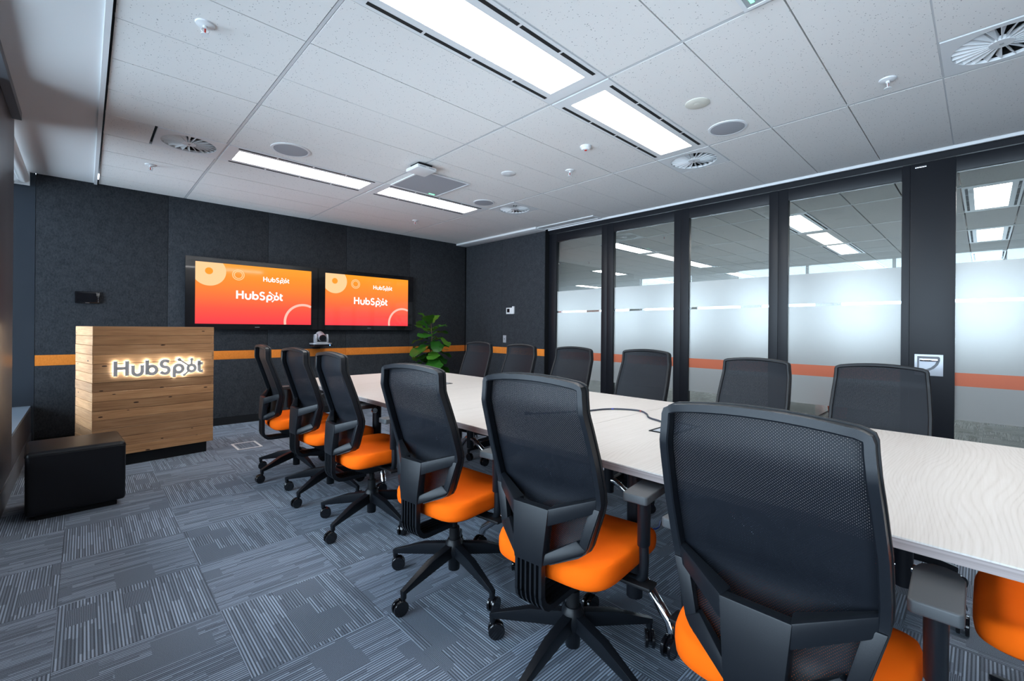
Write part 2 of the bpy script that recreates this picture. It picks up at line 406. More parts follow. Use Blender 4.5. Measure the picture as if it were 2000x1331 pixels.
felt_wall('wall_front', 'charcoal felt wall behind the photographer', [XL, .7, 1.73, 2.76, 3.79, 5.0], 'x', YF, YF-.12, (XL-.4, 5.06))

# window side
wl = struct('wall_left', 'dark panelled column and low bench wall along the windows')
box('bench_front', 'bench_front', (-.41, YF, .155), (XL, 3.9, .392), wl); box('bench_front', 'bench_front', (-.41, 4.79, .155), (XL, YB, .392), wl)
box('window_sill', 'sill_paint', (-.74, YF, .392), (XL-.002, 3.9, .412), wl); box('window_sill', 'sill_paint', (-.74, 4.79, .392), (XL-.002, YB, .412), wl)
box('bench_core', 'navy_paint', (-.80, YF, 0), (-.412, YB, .391), wl)
box('column_panel', 'column_panel', (-.74, 3.9, .155), (XL, 4.79, H), wl, bevel=.004)
box('window_head', 'white_paint', (-.80, YF, 2.60), (-.70, YB, H+.03), wl)
bl = struct('baseboard_left', 'grey metal skirting below the window bench and column')
box('skirting_board', 'skirting', (-.40, YF, 0), (XL+.004, YB-.01, .152), bl, bevel=.002)
def window(name, label, y0, y1, n):
    w = struct(name, label); x0, x1 = -.79, -.74
    box('window_frame', 'black_metal', (x0, y0, .412), (x1, y1, .45), w); box('window_frame', 'black_metal', (x0, y0, 2.56), (x1, y1, 2.60), w)
    for k in range(n+1):
        y = y0+(y1-y0)*k/n; box('mullion', 'black_metal', (x0, max(y-.025, y0), .45), (x1, min(y+.025, y1), 2.56), w)
        if k < n: box('pane', 'clear_glass', (-.768, y+.02, .45), (-.762, y+(y1-y0)/n-.02, 2.56), w)
window('window_1', 'daylit window in the recess beside the back wall', 4.79, 6.365, 1)
window('window_2', 'long daylit window bay beside the photographer', YF+.02, 3.9, 4)
t5 = struct('trim_5', 'grey blind pelmet at the ceiling beside the dark column')
box('pelmet', 'skirting', (XL+.002, 3.0, 2.62), (-.325, 4.62, H-.001), t5)
rb = thing('roller_blind', 'rolled-up pale roller blind at top of the recessed window', 'blind', (-.43, 5.58, 2.60))
MB().cyl((0, -.74, 0), (0, .74, 0), .042, n=24).build('blind_roll', 'white_paint', rb)
MB().cyl((-.07, -.75, -.05), (-.07, .75, -.05), .012, n=12).build('bottom_rail', 'steel', rb)
for s in (-1, 1): box('end_bracket', 'white_metal', (-.09, s*.75, -.06), (.04, s*.765, .073), rb)

# ------------------------------------------------------------------ glass wall
gf, gb = 5.0, 5.06
hd = tag(box('trim_6', 'black_metal', (gf-.005, YF, 2.605), (gb+.005, 4.47, H+.03)), 'black header track above the glass panels', kind='structure')
def glass_panel(name, label, y0, y1, sl, sr, door=False):
    """y0 > y1; sl / sr widths of the stiles"""
    w = struct(name, label); e = .0004
    bs = dict(bevel=.003)
    box('stile', 'black_metal', (gf, y0-e, .0), (gb, y0-sl, 2.6), w, **bs); box('stile', 'black_metal', (gf, y1+sr, .0), (gb, y1+e, 2.6), w, **bs)
    box('top_rail', 'black_metal', (gf+.001, y0-sl, 2.482), (gb-.001, y1+sr, 2.599), w, **bs); box('bottom_rail', 'black_metal', (gf+.001, y0-sl, .0), (gb-.001, y1+sr, .12), w, **bs)
    a, b = y0-sl+.004, y1+sr-.004
    box('glass_pane', 'clear_glass', (5.028, a, .118), (5.034, b, 2.484), w)
    for nm, m, z0, z1 in (('frosted_film', 'frosted_film', .505, .775), ('orange_film', 'orange_film', .775, .880), ('frosted_film', 'frosted_film', .880, 1.440), ('frosted_film', 'frosted_film', 1.464, 1.752)):
        mb = MB(); v = [mb.bm.verts.new(p) for p in ((5.026, y0-sl-.001, z0), (5.026, y1+sr+.001, z0), (5.026, y1+sr+.001, z1), (5.026, y0-sl-.001, z1))]; mb.bm.faces.new(v)
        mb.build(nm, m, w, smooth=0)
    return w
glass_panel('window_3', 'glass partition panel next to the felt side wall', 4.465, 3.438, .14, .09)
glass_panel('window_4', 'second glass partition panel from the felt side wall', 3.438, 2.428, .096, .082)
glass_panel('window_5', 'third glass partition panel from the felt side wall', 2.428, 1.416, .098, .084)
glass_panel('window_6', 'glass partition panel left of the wide black door stile', 1.416, .430, .085, .053)
d1 = glass_panel('door_1', 'glass door with a wide black stile and recessed silver handle', .430, -.60, .273, .10)
glass_panel('window_7', 'glass partition panel beyond the glass door', -.60, YF, .09, .09)
hp = MB(); hp.box((gf-.004, .395, .845), (gf+.0, .222, 1.018)); hp.build('handle_plate', 'silver_plastic', d1, bevel=.0015)
outl = [(.378, 1.002), (.25, 1.002), (.241, .995), (.240, .97), (.252, .935), (.275, .905), (.31, .882), (.345, .872), (.37, .870), (.378, .878)]
MB().prism(outl, lambda a, b, d: (d, a, b), gf-.0052, gf-.004).build('handle_recess', 'skirting', d1, smooth=0)
inn = [(.366, .985), (.258, .985), (.26, .965), (.272, .937), (.295, .912), (.33, .893), (.366, .886)]
MB().prism(inn, lambda a, b, d: (d, a, b), gf-.0062, gf-.0052).build('handle_dish', 'silver_plastic', d1, smooth=0)
MB().box((gf-.02, .362, .962), (gf-.006, .252, .983)).build('pull_bar', 'chrome', d1, bevel=.003)
MB().box((gf-.012, .40, 2.560), (gf-.0, .33, 2.572)).build('door_latch', 'chrome', d1, bevel=.002)

# ------------------------------------------------------------------ the office beyond the glass
of = tag(box('floor_office', 'office_carpet', (gb, -5, -.1), (15.0, 13, -.002)), 'grey carpet of the open office beyond the glass wall', kind='structure')
oc = struct('ceiling_office', 'white tiled ceiling of the open office beyond the glass wall')
box('ceiling_slab', 'plenum', (gb, -5, H+.13), (15.2, 13, H+.2), oc)
ocol = [5.09+1.3625*k for k in range(8)]
lamp_cells = [(1, r) for r in (-.28, 1.52, 4.22, 6.47, 9.17)]+[(3, r) for r in (-.28, 1.52, 4.22, 6.47, 9.17)]+[(5, r) for r in (-.28, 1.52, 4.22, 6.47, 9.17)]
tiles2 = {}
def otile(x0, x1, y0, y1):
    g = .007; k = (round(x1-x0, 3), round(y1-y0, 3))
    if k not in tiles2: tiles2[k] = MB().box((-k[0]/2+g, -k[1]/2+g, 0), (k[0]/2-g, k[1]/2-g, .016)).mesh('ceiling_tile', 'ceiling_tile', smooth=0)
    link('ceiling_tile', tiles2[k], oc, ((x0+x1)/2, (y0+y1)/2, H))
for c in range(7):
    for k in range(-3, 25):
        y = 1.07+.45*k-.45
        if (c, round(y, 2)) in lamp_cells: continue
        otile(ocol[c], ocol[c+1], y, y+.45)
for x in ocol: box('grid_bar', 'white_metal', (x-.011, -5, H-.004), (x+.011, 13, H+.02), oc)
box('ceiling_margin', 'white_paint', (ocol[-1], -5, H), (15.1, 13, H+.03), oc); box('ceiling_margin', 'white_paint', (gb, 11.4, H), (ocol[-1], 13, H+.03), oc); box('ceiling_margin', 'white_paint', (gb, -5, H), (ocol[-1], -.75, H+.03), oc)
we = struct('wall_far', 'far office window wall seen through the glass panels')
box('spandrel', 'office_wall', (15, -5, 0), (15.15, 13, .9), we); box('lintel', 'office_wall', (15, -5, 2.5), (15.15, 13, H+.1), we)
for k in range(10):
    y = -5+2*k; box('pier', 'office_wall', (15, y-.3, .9), (15.15, y+.3, 2.5), we)
    if k < 9: box('pane', 'clear_glass', (15.06, y+.3, .9), (15.066, y+1.7, 2.5), we)
tag(box('wall_office_north', 'office_wall', (gb, 13, 0), (15.15, 13.1, H+.1)), 'pale end wall of the open office', kind='structure')
tag(box('wall_office_south', 'office_wall', (gb, -5.1, 0), (15.15, -5, H+.1)), 'pale office wall behind the door side', kind='structure')
tag(box('wall_office_west', 'office_wall', (gb-.05, 6.49, 0), (gb, 13, H+.1)), 'pale office wall behind the felt side wall', kind='structure')
tag(box('wall_office_corner', 'office_wall', (gb-.05, -5, 0), (gb, YF-.12, H+.1)), 'pale office wall past the glass door', kind='structure')
wp = thing('display_plinth', 'low white plinth on the office floor beyond the glass', 'plinth', (7.28, 1.59, 0))
MB().box((0, 0, .02), (.9, 1.1, .20)).build('plinth_body', 'white_box', wp, bevel=.004); MB().box((.03, .03, 0), (.87, 1.07, .02)).build('plinth_base', 'matte_black', wp)
op = thing('orange_planter', 'orange tapered planter standing beside the low white plinth', 'planter', (7.62, 1.40, 0))
MB().lathe([(.10, 0), (.15, .5), (.14, .5), (.135, .44), (.0001, .44)]).build('planter_pot', 'orange_pot', op); MB().lathe([(.0001, .43), (.134, .44), (.134, .455), (.0001, .46)]).build('planter_soil', 'soil', op)

# ------------------------------------------------------------------ ceiling fixtures
def panel_light(label, x0, x1, y0, y1, group='ceiling panel lights'):
    cx, cy = (x0+x1)/2, (y0+y1)/2; hx, hy = (x1-x0)/2-.012, (y1-y0)/2-.006
    t = thing('panel_light', label, 'light', (cx, cy, H), 0, group)
    lx, ly = hx-.09, .132
    m = MB()
    m.box((-hx, -hy, -.004), (hx, -ly, .03)); m.box((-hx, ly, -.004), (hx, hy, .03)); m.box((-hx, -ly, -.004), (-lx, ly, .03)); m.box((lx, -ly, -.004), (hx, ly, .03))
    m.build('housing', 'white_metal', t, smooth=0)
    box('lens', 'lamp_lens', (-lx, -ly, 0), (lx, ly, .01), t)
    q = (2*lx+.05)/4
    for s in (-1, 1):
        for k in range(4):
            a = -lx-.025+k*q; y = s*.187; box('air_slot', 'plenum', (a+.008, y-.011, -.0055), (a+q-.008, y+.011, -.0042), t)
    return t
panel_light('large panel light at the top of the picture over the near chairs', .83, 2.205, 1.52, 1.97)
panel_light('panel light beside the swirl vent nearest the glass wall', 2.205, 3.6, 1.52, 1.97)
panel_light('panel light above the left wall screen', .83, 2.205, 4.22, 4.67)
panel_light('panel light between the grey microphone panel and the right screen', 2.205, 3.6, 4.22, 4.67)
panel_light('panel light behind the photographer on the window side', .83, 2.205, -1.18, -.73)
panel_light('panel light behind the photographer on the glass wall side', 2.205, 3.6, -1.18, -.73)
rowname = {-.28: 'in line with the glass door', 1.52: 'in line with the fourth glass panel', 4.22: 'in line with the first glass panels', 6.47: 'deep behind the first glass panel', 9.17: 'furthest behind the first glass panel'}
colname = {1: 'first', 3: 'second', 5: 'third'}
for c, r in lamp_cells: panel_light('office ceiling light, %s from the glass wall, %s' % (colname[c], rowname[r]), ocol[c], ocol[c+1], r, r+.45, 'office ceiling lights')

blade = None
def swirl_vent(label, cx, cy):
    global blade
    t = thing('swirl_vent', label, 'vent', (cx, cy, H), 0, 'swirl air vents')
    n = 48; rr = .185; h = .219; mb = MB()
    inner = [(rr*math.cos(2*math.pi*k/n), rr*math.sin(2*math.pi*k/n)) for k in range(n)]
    outer = [tuple(h*q/max(abs(c), abs(s)) for q in (c, s)) for c, s in [(math.cos(2*math.pi*k/n), math.sin(2*math.pi*k/n)) for k in range(n)]]
    L = [[mb.bm.verts.new((x, y, z)) for x, y in pl] for pl, z in ((outer, -.003), (inner, -.003), (inner, .014), (outer, .014))]
    for a, b in ((0, 1), (1, 2), (3, 0)):
        for k in range(n): mb.bm.faces.new((L[a][k], L[a][(k+1) % n], L[b][(k+1) % n], L[b][k]))
    mb.build('face_plate', 'white_metal', t)
    mb = MB(); mb.rings([[(r_*math.cos(2*math.pi*k/32), r_*math.sin(2*math.pi*k/32), z_) for k in range(32)] for r_, z_ in ((rr+.001, .0142), (rr+.001, .11), (.002, .11))], cap0=False); mb.build('air_box', 'plenum', t)
    MB().lathe([(.045, -.003), (.048, .0), (.048, .02)]).build('vent_hub', 'white_metal', t); MB().lathe([(.008, -.006), (.008, -.003)]).build('hub_screw', 'steel', t)
    if blade is None:
        blade = MB().quadbox([(.044, -.002, -.002), (.1835, -.006, -.002), (.1835, .016, .026), (.044, .003, .026), (.044, .000, -.002), (.1835, -.002, -.002), (.1835, .020, .026), (.044, .005, .026)]).mesh('vent_blade', 'white_metal', smooth=0)
    for k in range(22): link('vent_blade', blade, t, rot=(0, 0, 2*math.pi*k/22))
swirl_vent('swirl air vent near the window side, left of the ceiling lights', .605, 4.445)
swirl_vent('swirl air vent touching the panel light near the glass wall', 3.825, 1.745)
swirl_vent('swirl air vent at the far end, by the ceiling hatch', 3.825, 3.995)
swirl_vent('large swirl air vent cut by the right picture edge', 3.37, -.055)
swirl_vent('office swirl vent seen through the second glass panel', 6.2, 3.94)
def ceil_speaker(label, x, y, r):
    t = thing('ceiling_speaker', label, 'speaker', (x, y, H), 0, 'round ceiling speakers')
    MB().lathe([(r*.86, -.002), (r*.88, -.007), (r, -.005), (r, 0)], n=40).build('speaker_rim', 'white_metal', t); MB().lathe([(r*.1, -.009), (r*.6, -.0085), (r*.86, -.006), (r*.86, -.003)], n=40).build('speaker_grille', 'grey_cloth', t)
ceil_speaker('round grey speaker above the left screen light', 1.235, 3.986, .15)
ceil_speaker('round grey speaker between vent and cream disc near the glass wall', 3.378, 1.293, .13)
ceil_speaker('round grey speaker beside the far swirl vent', 3.376, 4.042, .125)
def flat_disc(label, x, y, r, mat):
    t = thing('ceiling_disc', label, 'ceiling disc', (x, y, H)); MB().lathe([(r*.3, -.008), (r*.9, -.007), (r, -.003), (r, 0)], n=36).build('disc_cover', mat, t); MB().lathe([(r*.2, -.010), (r*.28, -.009), (r*.28, -.008)], n=24).build('disc_centre', mat, t)
flat_disc('cream round cover on the ceiling beside the large grey speaker', 2.873, 1.29, .075, 'cream_plastic')
flat_disc('white round cover on the ceiling right of the microphone panel', 2.905, 3.118, .07, 'white_plastic')
def sprinkler(label, x, y):
    t = thing('sprinkler', label, 'sprinkler', (x, y, H), 0, 'fire sprinklers')
    MB().lathe([(.02, -.012), (.04, -.006), (.042, 0)], n=28).build('escutcheon', 'white_metal', t)
    m = MB().cyl((0, 0, -.012), (0, 0, -.024), .010, n=14)
    for s in (-1, 1): m.tube([(s*.010, 0, -.02), (s*.016, 0, -.034), (s*.005, 0, -.052)], .0028, 6)
    m.build('sprinkler_body', 'white_plastic', t); MB().cyl((0, 0, -.024), (0, 0, -.05), .0035, n=10).build('glass_bulb', 'red_bulb', t); MB().cyl((0, 0, -.052), (0, 0, -.055), .018, n=18).build('deflector', 'white_plastic', t)
for lb, x, y in (('sprinkler at top left of the picture near the plaster strip', .417, 2.626), ('sprinkler between left swirl vent and the back wall', .428, 5.268), ('sprinkler near the right edge below the big vent', 3.386, .394), ('sprinkler above the right screen', 3.276, 5.385), ('sprinkler in mid ceiling beside the small detector', 3.252, 2.655),
                 ('office sprinkler behind the first glass panel', 7.9, 5.9), ('office sprinkler behind the second glass panel', 6.55, 3.45)): sprinkler(lb, x, y)
dt = thing('smoke_detector', 'small white detector with a red light in mid ceiling', 'detector', (2.914, 2.218, H)); MB().lathe([(.012, -.032), (.03, -.03), (.04, -.014), (.045, -.01), (.045, 0)], n=28).build('detector_body', 'white_plastic', dt); MB().lathe([(.006, -.036), (.012, -.033), (.012, -.031)], n=12).build('detector_light', 'red_bulb', dt)
ap = thing('access_point', 'white square wireless box hanging over the grey microphone panel', 'access point', (2.20, 3.52, H))
MB().box((-.10, -.10, -.062), (.10, .10, -.03)).build('box_shell', 'white_plastic', ap, bevel=.012, seg=3); MB().box((-.07, -.07, -.03), (.07, .07, -.004)).build('mount', 'matte_black', ap)
for s in (-.045, .045): box('vent_slot', 'grey_cloth', (s-.03, .1001, -.048), (s+.03, .1015, -.042), ap); box('vent_slot', 'grey_cloth', (s-.03, -.1015, -.048), (s+.03, -.1001, -.042), ap)
def mic_panel(label, x0, x1, y0, y1, led):
    t = thing('microphone_panel', label, 'microphone', ((x0+x1)/2, (y0+y1)/2, H)); a, b = (x1-x0)/2, (y1-y0)/2
    m = MB(); f = .018
    for p, q in (((-a, -b), (a, -b+f)), ((-a, b-f), (a, b)), ((-a, -b+f), (-a+f, b-f)), ((a-f, -b+f), (a, b-f))): m.box((*p, -.014), (*q, -.0045))
    m.build('panel_frame', 'white_metal', t, smooth=0); box('panel_mesh', 'grey_cloth', (-a+f, -b+f, -.011), (a-f, b-f, -.005), t)
    box('status_light', 'green_led', (led[0]-.035, led[1]-.008, -.0135), (led[0]+.035, led[1]+.008, -.0115), t)
mic_panel('grey square microphone panel with a green light near the screens', 2.262, 2.825, 3.60, 4.20, (.19, .26))
mic_panel('grey microphone panel at the top picture edge with green light', 1.625, 2.187, .17, .765, (.205, .25))

# ------------------------------------------------------------------ logo strokes
def ribbon(mb, pts, w, fn, d0, d1, closed=False):
    n = len(pts); L, Rr = [], []
    for i, p in enumerate(pts):
        a = pts[i-1] if (i or closed) else None; b = pts[(i+1) % n] if (i < n-1 or closed) else None
        da = Vector((p[0]-a[0], p[1]-a[1])).normalized() if a else None; db = Vector((b[0]-p[0], b[1]-p[1])).normalized() if b else None
        t = (da+db).normalized() if (da and db) else (da or db); k = 1/max(.5, t.dot(da if da else t)); nn = Vector((-t.y, t.x))*w/2*k
        L.append((p[0]+nn.x, p[1]+nn.y)); Rr.append((p[0]-nn.x, p[1]-nn.y))
    mb.rings([[fn(*L[i], d0), fn(*Rr[i], d0), fn(*Rr[i], d1), fn(*L[i], d1)] for i in range(n)], closed=closed)
def arcp(cx, cy, r, a0, a1, n=14, ry=None): return [(cx+r*math.cos(R(a0+(a1-a0)*k/n)), cy+(ry or r)*math.sin(R(a0+(a1-a0)*k/n))) for k in range(n+1)]
def disc(mb, c, r, fn, d0, d1, n=20): mb.prism([(c[0]+r*math.cos(2*math.pi*k/n), c[1]+r*math.sin(2*math.pi*k/n)) for k in range(n)], fn, d0, d1)
# cap height 1; every glyph: list of (points, width factor, closed), list of discs
GLYPHS = [
    ([([(.09, 0), (.09, 1)], 1, 0), ([(.71, 0), (.71, 1)], 1, 0), ([(.09, .52), (.71, .52)], .95, 0)], []),
    ([([(1.03, .68), (1.03, .28)]+arcp(1.29, .28, .26, 180, 360, 14, .27)[1:]+[(1.55, .68)], 1, 0)], []),
    ([([(1.83, 0), (1.83, 1.0)], 1, 0), (arcp(2.11, .31, .27, 0, 360, 28)[:-1], 1, 1)], []),
    ([([(3.12, .85)]+arcp(2.88, .70, .22, 55, 270, 14, .22)+arcp(2.88, .245, .235, 90, -130, 14)[1:]+[(2.62, .14)], 1, 0)], []),
    ([([(3.44, -.30), (3.44, .33)], 1, 0), (arcp(3.71, .31, .265, 0, 360, 28)[:-1], 1, 1)], []),
    ([(arcp(4.53, .30, .235, 0, 360, 28)[:-1], .95, 1), ([(4.36, .50), (3.78, .94)], .5, 0), ([(4.53, .54), (4.53, .88)], .55, 0), ([(4.36, .13), (4.10, -.13)], .5, 0)], [((3.75, .96), .12), ((4.54, .94), .105), ((4.06, -.16), .09)]),
    ([([(5.03, .85), (5.03, .22)]+arcp(5.18, .20, .15, 180, 280, 8)[1:]+[(5.28, .06)], 1, 0), ([(4.92, .62), (5.28, .62)], .9, 0)], []),
]
def glyph(g, w, fn, d0, d1):
    mb = MB()
    for pts, k, cl in g[0]: ribbon(mb, pts, w*k, fn, d0, d1, bool(cl))
    for c, r in g[1]: disc(mb, c, r, fn, d0, d1)
    return mb

# ------------------------------------------------------------------ screens on the back wall
def screen(label, x0, x1):
    z0, z1 = 1.170, 2.004; yf = 6.295
    t = thing('wall_screen', label, 'screen', ((x0+x1)/2, yf, z0), 0, 'wall screens'); hw = (x1-x0)/2; hh = z1-z0
    sx0, sx1, sz0, sz1 = -hw+.088, hw-.083, .060, hh-.048
    m = MB()
    m.box((-hw, -.0, 0), (hw, .05, sz0)); m.box((-hw, -.0, sz1), (hw, .05, hh)); m.box((-hw, 0, sz0), (sx0, .05, sz1)); m.box((sx1, 0, sz0), (hw, .05, sz1))
    m.build('bezel', 'gloss_black', t, smooth=0)
    m = MB(); e = .006
    m.box((-hw-e, -.003, -e), (hw+e, .03, 0)); m.box((-hw-e, -.003, hh), (hw+e, .03, hh+e)); m.box((-hw-e, -.003, 0), (-hw, .03, hh)); m.box((hw, -.003, 0), (hw+e, .03, hh))
    m.build('rim', 'gloss_black', t, smooth=0)
    MB().box((-hw+.02, .05, .02), (hw-.02, .062, hh-.02)).build('screen_back', 'matte_black', t, smooth=0)
    MB().box((-.25, .062, .2), (.25, .0745, .6)).build('wall_mount', 'matte_black', t, smooth=0)
    box('brand_plate', 'steel', (-.028, -.0045, .018), (.028, -.003, .026), t)
    pic = box('picture', 'screen_picture', (sx0, .004, sz0), (sx1, .01, sz1), t); w, h = sx1-sx0, sz1-sz0
    fn = lambda u, v, d: (sx0+u, .004-d, sz1-v)
    def clip(poly):
        def cut(pl, ins, inter):
            o = []
            for i in range(len(pl)):
                a, b = pl[i-1], pl[i]
                if ins(b):
                    if not ins(a): o.append(inter(a, b))
                    o.append(b)
                elif ins(a): o.append(inter(a, b))
            return o
        def at(ax, val):
            def f(a, b):
                k = (val-a[ax])/(b[ax]-a[ax]); return (a[0]+(b[0]-a[0])*k, a[1]+(b[1]-a[1])*k)
            return f
        poly = cut(poly, lambda p: p[0] >= 0, at(0, 0)); poly = cut(poly, lambda p: p[0] <= w, at(0, w))
        poly = cut(poly, lambda p: p[1] >= 0, at(1, 0)); poly = cut(poly, lambda p: p[1] <= h, at(1, h)); return poly
    def circ(cx, cy, r, mat, d, nm):
        MB().prism(clip([(cx+r*math.cos(2*math.pi*k/64), cy+r*math.sin(2*math.pi*k/64)) for k in range(64)]), fn, d, d+.0004).build(nm, mat, pic, smooth=0)
    circ(.136, .104, .172, 'print_peach', .0002, 'circle_graphic'); circ(.134, .102, .040, 'print_orange', .0008, 'circle_graphic')
    for r in (.062, .043):
        m = MB(); ribbon(m, [(.437+r*math.cos(2*math.pi*k/40), .124+r*math.sin(2*math.pi*k/40)) for k in range(40)], .009, fn, .0002, .0006, True); m.build('ring_graphic', 'print_peach', pic, smooth=0)
    ring = [(1.20+.228*math.cos(R(a)), .690+.228*math.sin(R(a))) for a in range(0, 360, 4)]; ring = [p for p in ring if p[0] < w-.018 and p[1] < h-.002]
    ring.sort(key=lambda p: math.atan2(p[1]-.690, p[0]-1.20) % (2*math.pi)); ring.append((w-.001, .690-math.sqrt(max(0, .228**2-(w-1.20)**2))))
    ring.insert(0, (1.20-math.sqrt(.228**2-(h-.690)**2), h-.0005))
    m = MB(); ribbon(m, ring, .030, fn, .0002, .0006); m.build('ring_graphic', 'print_pale', pic, smooth=0)
    for u0, v0, cap in ((.415, .415, .1), (.712, .182, .0585)):
        f2 = lambda a, b, d, u0=u0, v0=v0, cap=cap: fn(u0+a*cap, v0-b*cap, d)
        m = MB()
        for g in GLYPHS:
            for pts, k, cl in g[0]: ribbon(m, pts, .205*k, f2, .0002, .0006, bool(cl))
            for c, r in g[1]: disc(m, c, r*1.05, f2, .0002, .0007)
        m.build('screen_lettering', 'print_white', pic, smooth=0)
screen('wall screen above the timber podium, nearer the windows', .836, 2.309)
screen('wall screen nearer the plant, right of its twin', 2.325, 3.795)

vc = thing('video_camera', 'silver video camera on a bracket below the two screens', 'camera', (2.325, 6.20, .93))
MB().box((-.05, .05, .0), (.05, .17, .012)).box((-.05, .158, -.03), (.05, .17, .06)).build('wall_bracket', 'matte_black', vc, bevel=.002)
MB().box((-.125, -.09, .012), (.125, .08, .038)).build('camera_base', 'gloss_black', vc, bevel=.01, seg=3)
MB().hull([(x, y, z) for x, y in ((-.125, -.06), (-.09, -.09), (.09, -.09), (.125, -.06), (.125, .08), (-.125, .08)) for z in (.0385, .056)]).build('base_top', 'silver_plastic', vc, bevel=.004)
m = MB()
for s in (-1, 1): m.hull([(s*x, y, z) for x in (.062, .088) for y, z in ((-.035, .062), (.035, .062), (.04, .12), (.025, .175), (-.025, .175), (-.04, .12))])
m.box((-.088, -.035, .0565), (.088, .035, .07)); m.build('yoke', 'silver_plastic', vc, bevel=.006)
MB().cyl((0, .06, .165), (0, -.055, .125), .056, .050, n=28).build('camera_head', 'silver_plastic', vc, bevel=.008)
MB().cyl((0, -.055, .125), (0, -.066, .121), .046, .044, n=28).build('lens_ring', 'gloss_black', vc); MB().cyl((0, -.0665, .121), (0, -.069, .12), .024, n=24).build('lens_glass', 'gloss_black', vc)
MB().cyl((.085, -.0905, .026), (.085, -.093, .026), .006, n=12).build('status_light', 'blue_led', vc)
tb = thing('wall_tablet', 'small black control tablet on the felt wall left of the screens', 'control panel', (.02, YB, 1.485))
MB().box((-.094, -.022, -.06), (.094, -.001, .06)).build('tablet_case', 'gloss_black', tb, bevel=.006); box('tablet_display', 'gloss_black', (-.082, -.0232, -.046), (.066, -.0222, .046), tb)
for k in range(5): box('touch_key', 'steel', (.078, -.0232, -.044+k*.02), (.084, -.0222, -.038+k*.02), tb)
box('name_plate', 'steel', (-.018, -.0232, -.056), (.014, -.0222, -.052), tb)
th = thing('thermostat', 'white thermostat with a small dark display on felt side wall', 'thermostat', (4.92, 5.18, 1.49))
MB().box((-.022, -.03, -.055), (-.001, .105, .045)).build('thermostat_case', 'white_plastic', th, bevel=.003); MB().box((-.026, -.075, -.055), (-.001, -.034, .065)).build('side_cover', 'white_plastic', th, bevel=.003); box('thermostat_display', 'gloss_black', (-.0235, .025, -.03), (-.0222, .085, .03), th)
lsw = thing('wall_switch', 'slim silver switch plate above stripe on felt side wall', 'switch', (4.92, 5.335, 1.035)); MB().box((-.008, -.035, -.058), (-.0005, .035, .058)).build('switch_plate', 'silver_plastic', lsw, bevel=.002); MB().cyl((-.008, 0, 0), (-.011, 0, 0), .007, n=12).build('switch_button', 'matte_black', lsw)

# ------------------------------------------------------------------ podium
pd = thing('podium', 'timber-boarded reception podium with an illuminated sign', 'podium', (.047, 5.022, 0))
FL, FR, RR_, RL = Vector((0, 0)), Vector((.856, .093)), Vector((.80, .60)), Vector((-.104, .528))
zb, zt, nb = .1, 1.19, 14; bh = (zt-zb)/nb
def inset(k):
    c = (FL+FR+RR_+RL)/4; return [p+(c-p).normalized()*k for p in (FL, FR, RR_, RL)]
i1 = inset(.022); MB().quadbox([(*p, zb) for p in i1]+[(*p, zt-.002) for p in i1]).build('podium_core', 'matte_black', pd, smooth=0)
i2 = inset(.055); MB().quadbox([(*p, 0) for p in i2]+[(*p, zb) for p in i2]).build('plinth', 'matte_black', pd, smooth=0)
random.seed(3)
for (a, b) in ((FL, FR), (RL, FL), (FR, RR_), (RR_, RL)):
    d = (b-a).normalized(); L = (b-a).length; nrm = Vector((-d.y, d.x)); ang = math.atan2(d.y, d.x)
    for k in range(nb):
        z0, z1 = zb+k*bh, zb+(k+1)*bh; dd = random.uniform(-.0012, .0012)
        MB().box((.0005, -.0+dd, z0+.0012-z0-bh/2), (L-.0005, .016, z1-.0012-z0-bh/2)).build('board', 'timber_board', pd, (a.x, a.y, z0+bh/2), (0, 0, ang), bevel=.0015, seg=1)
tp = inset(.002); MB().quadbox([(*p, zt-.0015) for p in tp]+[(*p, zt+.001) for p in tp]).build('podium_top', 'timber_board', pd, smooth=0)
d = (FR-FL).normalized(); nrm = Vector((d.y, -d.x))
sg = thing('logo_sign', 'grey metal lettering with white backlight on the podium front', 'sign', (.047+d.x*.13+nrm.x*.002, 5.022+d.y*.13+nrm.y*.002, .772), math.atan2(d.y, d.x))
cap = .126; kx = .636/5.28
for g in GLYPHS:
    fn = lambda a, b, dd: (a*kx, -dd, b*cap)
    L = glyph(g, .205, fn, .012, .026).build('letter', 'brushed_letter', sg, smooth=0)
    glyph(g, .13, fn, .005, .0118).build('backlight', 'sign_led', L, smooth=0)

# ------------------------------------------------------------------ ottoman
ot = thing('ottoman', 'black leather cube ottoman in front of the podium', 'ottoman', (-.035, 4.18, 0), R(3))
MB().box((-.232, -.22, .035), (.232, .22, .425)).build('ottoman_body', 'leather', ot, bevel=.028, seg=4)
MB().box((-.19, -.18, 0), (.19, .18, .04)).build('ottoman_base', 'matte_black', ot)
sm = MB()
for z in (.397,):
    c = [(-.233, -.221), (.233, -.221), (.233, .221), (-.233, .221)]; rr = .03; pts = []
    for (x, y), a0 in zip(c, (180, 270, 0, 90)):
        for k in range(5): a = R(a0+k*22.5); pts.append((x-math.copysign(rr, x)+rr*math.cos(a), y-math.copysign(rr, y)+rr*math.sin(a), z))
    loops = []
    sm.tube(pts+[pts[0]], .0022, 6)
sm.build('seam_piping', 'leather', ot)

